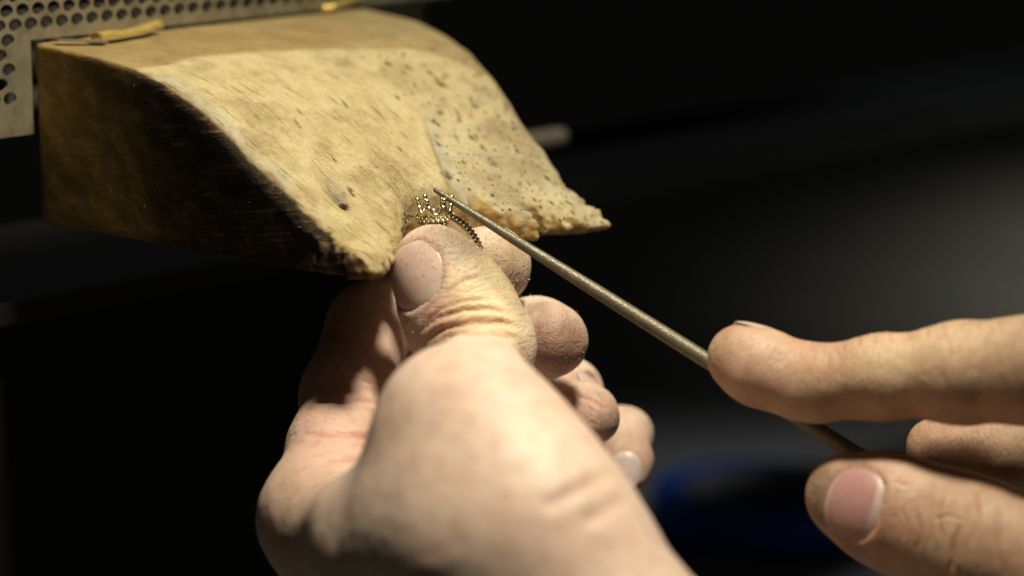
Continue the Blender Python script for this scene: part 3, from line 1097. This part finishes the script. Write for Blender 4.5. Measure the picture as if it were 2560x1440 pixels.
def build_hand(name, sdf, limbs, h, nails, nail_cols, lines, zones, base, pink, smooth_at=None):
    lo, hi = bounds(*limbs)
    func0 = sdf
    for nl_ in nails: nl_.place(func0)

    def func(p):
        d = func0(p)
        for nl_ in nails: d = nl_.carve(p, d)
        return d
    v, q = surface_nets(func, lo, hi, h, 2.5)
    v = relax(v, q, 1, 0.4)
    if smooth_at is not None:          # broad, taut skin: iron out the joins between the masses
        su, sv, sd_ = project(v)
        wgt = smooth_at(su, sv, sd_)[:, None]
        for _ in range(40):
            v = v + wgt * (relax(v, q, 1, 0.6) - v)
    n = vnormals(v, q)
    disp, red = creases(v, n, lines)
    v = v + n * disp[:, None]
    # low relief of flesh
    v = v + n * (0.22 * fbm(v, (9, 9, 9), 71) + 0.06 * fbm(v, (2.4, 2.4, 2.4), 77))[:, None]
    col = np.tile(base, (len(v), 1))
    m1 = fbm(v, (11, 11, 11), 51); m2 = fbm(v, (3.5, 3.5, 3.5), 57)
    col = mix(col, pink, np.clip(0.32 + 0.7 * m1 + 0.35 * m2, 0, 0.9))
    zu, zv, zd = project(v); facing = (n * (v - CAM)).sum(1) < 0
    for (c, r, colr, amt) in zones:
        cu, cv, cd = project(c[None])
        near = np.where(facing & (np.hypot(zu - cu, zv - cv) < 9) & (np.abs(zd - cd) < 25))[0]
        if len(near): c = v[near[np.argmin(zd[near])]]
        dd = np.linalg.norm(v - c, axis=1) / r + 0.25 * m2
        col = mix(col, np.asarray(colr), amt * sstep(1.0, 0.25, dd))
    col = mix(col, SK_RED, np.clip(red, 0, 1) * 0.7)
    for nl_ in nails:
        x, y, zz = nl_.local(v)
        dd = np.abs(nl_.outline(x, y) - 0.25)
        f = np.exp(-(dd / 0.8) ** 2) * (np.abs(zz) < 5) * np.clip(0.75 + 0.4 * m2, 0, 1)
        col = mix(col, SK_RED * 0.75, f * 0.5)
    o = link(name, v, q, M['skin'], origin=None, colors=np.clip(col, 0.005, 1))
    b1 = np.full(len(v), 1e9); b2 = b1.copy(); uv = np.zeros((len(v), 3))
    for i, m_ in enumerate(limbs):
        d_, ax_, ci_ = m_.coords(v)
        f = d_ < b1
        b2 = np.where(f, b1, np.minimum(b2, d_)); b1 = np.where(f, d_, b1)
        uv[:, 0] = np.where(f, ax_ + 37 * i, uv[:, 0]); uv[:, 1] = np.where(f, ci_ + 17 * i, uv[:, 1])
    uv[:, 2] = sstep(0.1, 2.0, b2 - b1)
    if smooth_at is not None: uv[:, 2] *= 1 - sstep(530, 515, project(v)[2])
    at = o.data.attributes.new("skin_lines", 'FLOAT_VECTOR', 'POINT')
    at.data.foreach_set("vector", uv.astype(np.float32).ravel())
    for nl_, cc in zip(nails, nail_cols):
        nl_.mesh("fingernail", M['nail'], o, *cc)
    return o, v, n


# ---- hand at the notch (thumb towards the camera)
lt_dors = V(-0.36, 0.12, -0.92)
thumb = Limb([(1078, 652, 550, 90), (1112, 712, 550, 120), (1150, 785, 549, 136), (1196, 868, 546, 150)], 4.0, lt_dors, 0.84)
prox = Limb([(1200, 915, 536, 100), (1184, 1000, 512, 148), (1160, 1076, 494, 204)], 4.0)
meta = Limb([(1160, 1078, 494, 203), (1246, 1200, 486, 226), (1350, 1372, 478, 248), (1520, 1640, 470, 285)], 9.0)
web = Limb([(1085, 1300, 490, 190), (960, 1345, 508, 168), (860, 1345, 528, 140)], 8.0)
web2 = Limb([(1190, 1410, 480, 225), (1000, 1440, 494, 185)], 8.0)
imeta = Limb([(806, 1292, 536, 130), (1000, 1480, 524, 165), (1280, 1680, 515, 200)], 6.0)
palm2 = Limb([(905, 1330, 566, 135), (1290, 1660, 535, 190)], 6.0)
palm3 = Limb([(1010, 1360, 588, 130), (1330, 1670, 550, 180)], 6.0)
palm4 = Limb([(1110, 1370, 602, 115), (1380, 1670, 565, 165)], 6.0)
wrist = Limb([(1430, 1660, 505, 285), (1560, 1800, 480, 300)], 10.0)
index = Limb([(806, 1290, 538, 134), (842, 1130, 552, 118), (872, 985, 566, 112), (925, 815, 580, 108)], 4.0)
index2 = Limb([(925, 815, 580, 106), (1075, 735, 592, 96), (1218, 668, 576, 92), (1232, 664, 574, 90)], 4.0)
middle = Limb([(905, 1330, 566, 120), (985, 1000, 600, 108), (1040, 905, 606, 104)], 4.0)
middle2 = Limb([(1040, 905, 606, 102), (1210, 865, 606, 98), (1340, 848, 584, 98), (1378, 850, 578, 93)], 4.0)
ringf = Limb([(1010, 1360, 588, 118), (1180, 1020, 622, 100), (1300, 940, 622, 96)], 4.0)
ringf2 = Limb([(1300, 940, 622, 92), (1425, 975, 604, 74), (1470, 1030, 590, 66), (1484, 1046, 586, 66)], 3.0)
pinky = Limb([(1110, 1370, 602, 105), (1370, 1110, 632, 86), (1460, 1075, 630, 80)], 4.0)
pinky2 = Limb([(1460, 1075, 630, 78), (1562, 1085, 618, 64), (1572, 1150, 606, 56), (1566, 1185, 602, 52)], 3.0)


def left_sdf(p):
    t_ = thumb.sd(p)
    d = smin(prox.sd(p), meta.sd(p), 7.0)
    d = smin(d, web.sd(p), 12.0); d = smin(d, web2.sd(p), 12.0)
    d = smin(d, imeta.sd(p), 12.0)
    pm = smin(smin(palm2.sd(p), palm3.sd(p), 8.0), palm4.sd(p), 8.0)
    d = smin(d, pm, 8.0); d = smin(d, wrist.sd(p), 14.0)
    d = smin(d, index.sd(p), 10.0)
    d = smin(d, t_, 1.1)
    d = smin(d, index2.sd(p), 1.6)
    for a, b in ((middle, middle2), (ringf, ringf2), (pinky, pinky2)):
        d = smin(d, smin(a.sd(p), b.sd(p), 4.0), 0.7)
    return d


nails = [Nail(1054, 698, 550, lt_dors, V(-0.40, 0.90, 0.1), 14.4, 14.2, 11.0, 0.12),
         Nail(1475, 985, 596, V(0.62, 0.70, -0.30), V(0.55, -0.62, -0.5), 9.5, 10.0, 6.5, 0.5),
         Nail(1566, 1165, 604, V(-0.10, -0.05, -0.99), V(-0.1, -0.95, -0.1), 7.4, 8.6, 5.2, 0.5)]
ncol = [((0.62, 0.45, 0.395), (0.64, 0.52, 0.45), (0.66, 0.53, 0.45)),
        ((0.58, 0.42, 0.38), (0.6, 0.48, 0.44), (0.62, 0.56, 0.5)),
        ((0.52, 0.42, 0.42), (0.6, 0.5, 0.5), (0.62, 0.6, 0.58))]
lines = [
    # thumb knuckle folds
    ([(1035, 840), (1090, 795), (1160, 775), (1230, 772), (1290, 790)], 6, 0.40, 500, 560),
    ([(1050, 812), (1100, 775), (1160, 752), (1230, 748)], 5, 0.28, 500, 560),
    ([(1055, 858), (1110, 822), (1190, 805), (1260, 806), (1310, 822)], 7, 0.55, 500, 560),
    ([(1090, 850), (1150, 832), (1230, 832), (1300, 850)], 6, 0.35, 500, 560),
    ([(1110, 735), (1160, 700), (1210, 690)], 6, 0.18, 500, 560),
    # folds at the root of the thumb
    ([(1250, 935), (1290, 930), (1340, 945), (1390, 990)], 9, 0.45, 480, 545),
    ([(1180, 960), (1240, 985), (1300, 990)], 10, 0.3, 480, 545),
    ([(1340, 1275), (1420, 1240), (1480, 1205), (1545, 1180)], 18, 0.32, 440, 520),
    ([(1455, 1310), (1500, 1285), (1560, 1240)], 19, 0.26, 440, 520),
    # palm and finger creases
    ([(770, 1005), (840, 1000), (900, 1000), (950, 1012)], 6, 0.5, 520, 600),
    ([(760, 1090), (840, 1085), (950, 1098)], 7, 0.45, 520, 600),
    ([(800, 1150), (870, 1150), (940, 1140)], 6, 0.4, 520, 600),
    ([(880, 900), (920, 950), (950, 985)], 5, 0.25, 520, 600),
    ([(840, 930), (900, 950), (960, 960)], 5, 0.2, 520, 600),
    ([(1395, 965), (1430, 985), (1480, 1000), (1520, 1030)], 5, 0.4, 570, 620),
]
zones = [(P(870, 900, 560), 22, np.array([0.44, 0.275, 0.215]), 0.85), (P(840, 1080, 545), 22, np.array([0.53, 0.335, 0.275]), 0.8), (P(740, 1260, 530), 24, np.array([0.52, 0.35, 0.275]), 0.75), (P(1240, 660, 566), 13, np.array([0.38, 0.275, 0.165]), 0.9), (P(1272, 630, 568), 9, np.array([0.40, 0.29, 0.175]), 0.85), (P(1275, 700, 568), 9, np.array([0.40, 0.29, 0.175]), 0.85), (P(1490, 1030, 582), 13, np.array([0.42, 0.26, 0.205]), 0.9), (P(1590, 1110, 605), 12, np.array([0.46, 0.30, 0.24]), 0.7),
         (P(1235, 800, 540), 15.0, SK_YEL, 0.85), (P(1180, 740, 540), 9.0, SK_YEL, 0.5), (P(1200, 920, 525), 14, SK_YEL * np.array([1, .97, 1.1]), 0.4),
         (P(1050, 600, 545), 7.0, SK_PINK, 0.6), (P(1090, 800, 542), 8, SK_RED, 0.35),
         (P(1160, 600, 548), 7.0, SK_DIRT, 0.75), (P(1240, 680, 552), 7.5, SK_DIRT, 0.7), (P(1300, 770, 552), 5, SK_DIRT, 0.35), (P(1110, 575, 550), 6, SK_DIRT, 0.55),
         (P(1340, 760, 574), 5, SK_DIRT, 0.6), (P(1400, 870, 572), 13, np.array([0.33, 0.20, 0.155]), 0.95), (P(1240, 690, 568), 8, SK_YEL * 0.9, 0.5),  # dark zone on the middle fingertip: its shade is put into the skin colour
         (P(1490, 1050, 582), 9, SK_PINK * 0.9, 0.6), (P(850, 1110, 548), 16, SK_PINK, 0.55), (P(1540, 1060, 582), 5, SK_DIRT, 0.5),
         (P(1150, 1100, 488), 14, SK_PINK, 0.25), (P(1500, 1300, 465), 18, SK_PINK * 1.05, 0.35), (P(1440, 1235, 465), 6, SK_DIRT * 2, 0.25)]
los = np.array([P(600, 1800, 440), P(600, 500, 440), P(1800, 1800, 440), P(1800, 500, 660), P(600, 500, 660), P(1800, 1800, 660)])
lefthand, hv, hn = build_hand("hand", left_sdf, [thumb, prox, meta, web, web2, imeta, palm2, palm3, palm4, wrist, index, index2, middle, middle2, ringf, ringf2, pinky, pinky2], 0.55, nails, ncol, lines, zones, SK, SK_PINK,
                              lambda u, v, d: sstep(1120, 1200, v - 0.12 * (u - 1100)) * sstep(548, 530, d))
tag(lefthand, "bare hand with thumb pressed against the ring at the block's notch", "hand")

# ---- hand with the file (fingers come in from the right edge)
ri = Limb([(1846, 893, 534, 79), (1900, 915, 532, 84), (2050, 960, 528, 84), (2200, 944, 524, 96), (2400, 932, 518, 117), (2580, 926, 512, 126), (2960, 900, 505, 150)], 5.0)
rpad = Limb([(1880, 940, 531, 58), (1990, 985, 528, 60)], 4.0)
rm = Limb([(2338, 1118, 541, 74), (2480, 1132, 540, 86), (2640, 1124, 538, 100), (3000, 1080, 530, 130)], 5.0)
rt_dors = V(-0.05, 0.20, -0.97)
rt = Limb([(2112, 1238, 527, 97), (2180, 1262, 525, 118), (2260, 1292, 522, 134), (2400, 1340, 518, 148), (2480, 1372, 515, 150)], 5.0, rt_dors, 0.82)
rt2 = Limb([(2480, 1372, 515, 146), (2680, 1440, 508, 160), (2980, 1500, 500, 200)], 6.0)
rpalm = Limb([(2960, 920, 520, 190), (3000, 1500, 505, 240)], 10.0)


def right_sdf(p):
    d = smin(ri.sd(p), rpad.sd(p), 3.0)
    d = smin(d, rm.sd(p), 0.8)
    d = smin(d, smin(rt.sd(p), rt2.sd(p), 4.0), 0.8)
    return smin(d, rpalm.sd(p), 12.0)


nails = [Nail(2128, 1258, 525, V(-0.10, 0.10, -0.98), V(-0.95, 0.26, 0.12), 14.6, 12.6, 11.0, 0.2),
         Nail(1890, 842, 534, V(0.16, 0.86, 0.50), V(-0.96, 0.20, -0.05), 8.6, 9.5, 6.2, -0.05)]
ncol = [((0.46, 0.25, 0.24), (0.58, 0.44, 0.40), (0.52, 0.42, 0.36)),
        ((0.58, 0.42, 0.35), (0.6, 0.48, 0.42), (0.62, 0.56, 0.48))]
lines = [
    ([(2290, 1270), (2300, 1330), (2290, 1400)], 5, 0.35, 450, 530),
    ([(2355, 1240), (2345, 1290), (2352, 1345)], 5, 0.45, 450, 530),
    ([(2400, 1310), (2385, 1360), (2378, 1440)], 6, 0.65, 450, 530),
    ([(2435, 1215), (2445, 1290), (2430, 1370)], 5, 0.5, 450, 530),
    ([(2500, 1250), (2490, 1330), (2495, 1420)], 6, 0.3, 450, 530),
    ([(2250, 1260), (2265, 1310), (2255, 1360)], 4, 0.25, 450, 530),
    ([(2330, 1300), (2370, 1290), (2410, 1300)], 4, 0.25, 450, 530),
    ([(2230, 1200), (2260, 1215), (2290, 1210)], 4, 0.2, 450, 530),
    ([(2055, 868), (2070, 900), (2062, 950), (2070, 1000)], 5, 0.16, 450, 540),
    ([(2085, 862), (2100, 900), (2092, 950)], 5, 0.12, 450, 540),
    ([(2365, 840), (2375, 880), (2360, 940), (2375, 1010)], 7, 0.14, 450, 540),
    ([(2430, 815), (2400, 860), (2390, 900)], 6, 0.25, 450, 540),
    ([(2490, 810), (2460, 850), (2440, 900)], 6, 0.2, 450, 540),
]
for xx in (2035, 2110, 2150, 2190, 2230, 2275, 2320, 2360, 2410, 2450, 2500):
    yy = np.interp(xx, [2000, 2060, 2200, 2400, 2560], [852, 862, 835, 809, 795])
    lines.append(([(xx, yy - 4), (xx - 4, yy + 8), (xx - 2, yy + 26)], 5, 0.28, 450, 545))
zones = [(P(1900, 890, 524), 10, SK_PINK, 0.5), (P(1800, 860, 530), 5, SK_DIRT * 1.6, 0.35), (P(2250, 880, 515), 14, SK_YEL * np.array([1, .95, 1]), 0.5), (P(2450, 860, 510), 12, SK_YEL * np.array([1, .92, 1]), 0.4),
         (P(2045, 1200, 524), 6.5, SK_DIRT, 0.75), (P(2040, 1290, 524), 6.0, SK_DIRT, 0.65), (P(2130, 1150, 525), 5, SK_DIRT, 0.45), (P(2120, 1350, 522), 5, SK_DIRT, 0.5),
         (P(2240, 1320, 516), 7, SK_RED, 0.4), (P(2250, 1190, 518), 8, SK_PINK, 0.5)]
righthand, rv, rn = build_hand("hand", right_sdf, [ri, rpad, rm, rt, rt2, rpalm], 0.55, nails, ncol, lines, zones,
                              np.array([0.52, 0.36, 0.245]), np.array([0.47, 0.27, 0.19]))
tag(righthand, "bare hand at the right edge holding the file between forefinger and thumb", "hand")

# ------------------------------------------------------------------ filings and dust
dv = []; df = []


def grain(c, s):
    r = rng.normal(size=(3, 3)); q, _ = np.linalg.qr(r)
    o = np.array([(1, 0, 0), (-1, 0, 0), (0, 1, 0), (0, -1, 0), (0, 0, 0.6), (0, 0, -0.6)]) * s * rng.uniform(0.6, 1.3, 3)
    b = len(dv); dv.extend((c + o @ q.T).tolist())
    for f in ((0, 2, 4), (2, 1, 4), (1, 3, 4), (3, 0, 4), (2, 0, 5), (1, 2, 5), (3, 1, 5), (0, 3, 5)):
        df.append(tuple(i + b for i in f))


def scatter(v, n, weight, count, s0, s1):
    w_ = np.clip(weight, 0, None); w_ = w_ / w_.sum()
    for i in rng.choice(len(v), count, p=w_):
        grain(v[i] + n[i] * 0.03 + rng.normal(size=3) * 0.2, rng.uniform(s0, s1))


u, vv, dd = project(hv)
front = ((hn * (hv - CAM)).sum(1) < 0)
scatter(hv, hn, front * (np.exp(-((u - 1130) / 110) ** 2 - ((vv - 610) / 60) ** 2) * 1.0 + 0.22 * np.exp(-((u - 1180) / 130) ** 2 - ((vv - 740) / 130) ** 2) + 0.05 * np.exp(-((u - 1300) / 200) ** 2 - ((vv - 850) / 200) ** 2)) * (dd > 530), 3000, 0.07, 0.17)
bw = bv[:, 0:1] * L_ + bv[:, 1:2] * W + bv[:, 2:3] * Z + B0
bwn = bn[:, 0:1] * L_ + bn[:, 1:2] * W + bn[:, 2:3] * Z
scatter(bw, bwn, (nz > 0.4) * (np.exp(-((w - 33) / 9) ** 2 - ((l - 79) / 8) ** 2) + 0.12 * np.exp(-((w - 30) / 22) ** 2 - ((l - 70) / 20) ** 2)), 1500, 0.06, 0.16)
scatter(bw, bwn, (l > 20) * (bwn @ CF < 0) * (face > 0.5) * 1.0, 26, 0.06, 0.13)
bright = (dv, df); dv, df = [], []
for k in range(420):     # heap of dirty wood dust and filings in the notch beside the setting
    c = P(rng.normal(1026, 13), rng.normal(543, 9), rng.normal(564, 1.6))
    grain(c, rng.uniform(0.12, 0.3))
for k in range(90):
    c = P(rng.normal(1200, 6), rng.normal(618, 7), rng.normal(555.0, 0.8)); grain(c, rng.uniform(0.08, 0.2))
heap = link("wood_dust", np.array(dv), np.array(df), M['heap'], smooth=False, origin=hd)
tag(heap, "small heap of brown dust packed in the notch beside the ring", "dust", kind="stuff")
dv, df = bright
dust = link("metal_filings", np.array(dv), np.array(df), M['dust'], smooth=False, origin=hd)
tag(dust, "fine gold coloured filings dusted over the thumb, ring and block", "filings", kind="stuff")
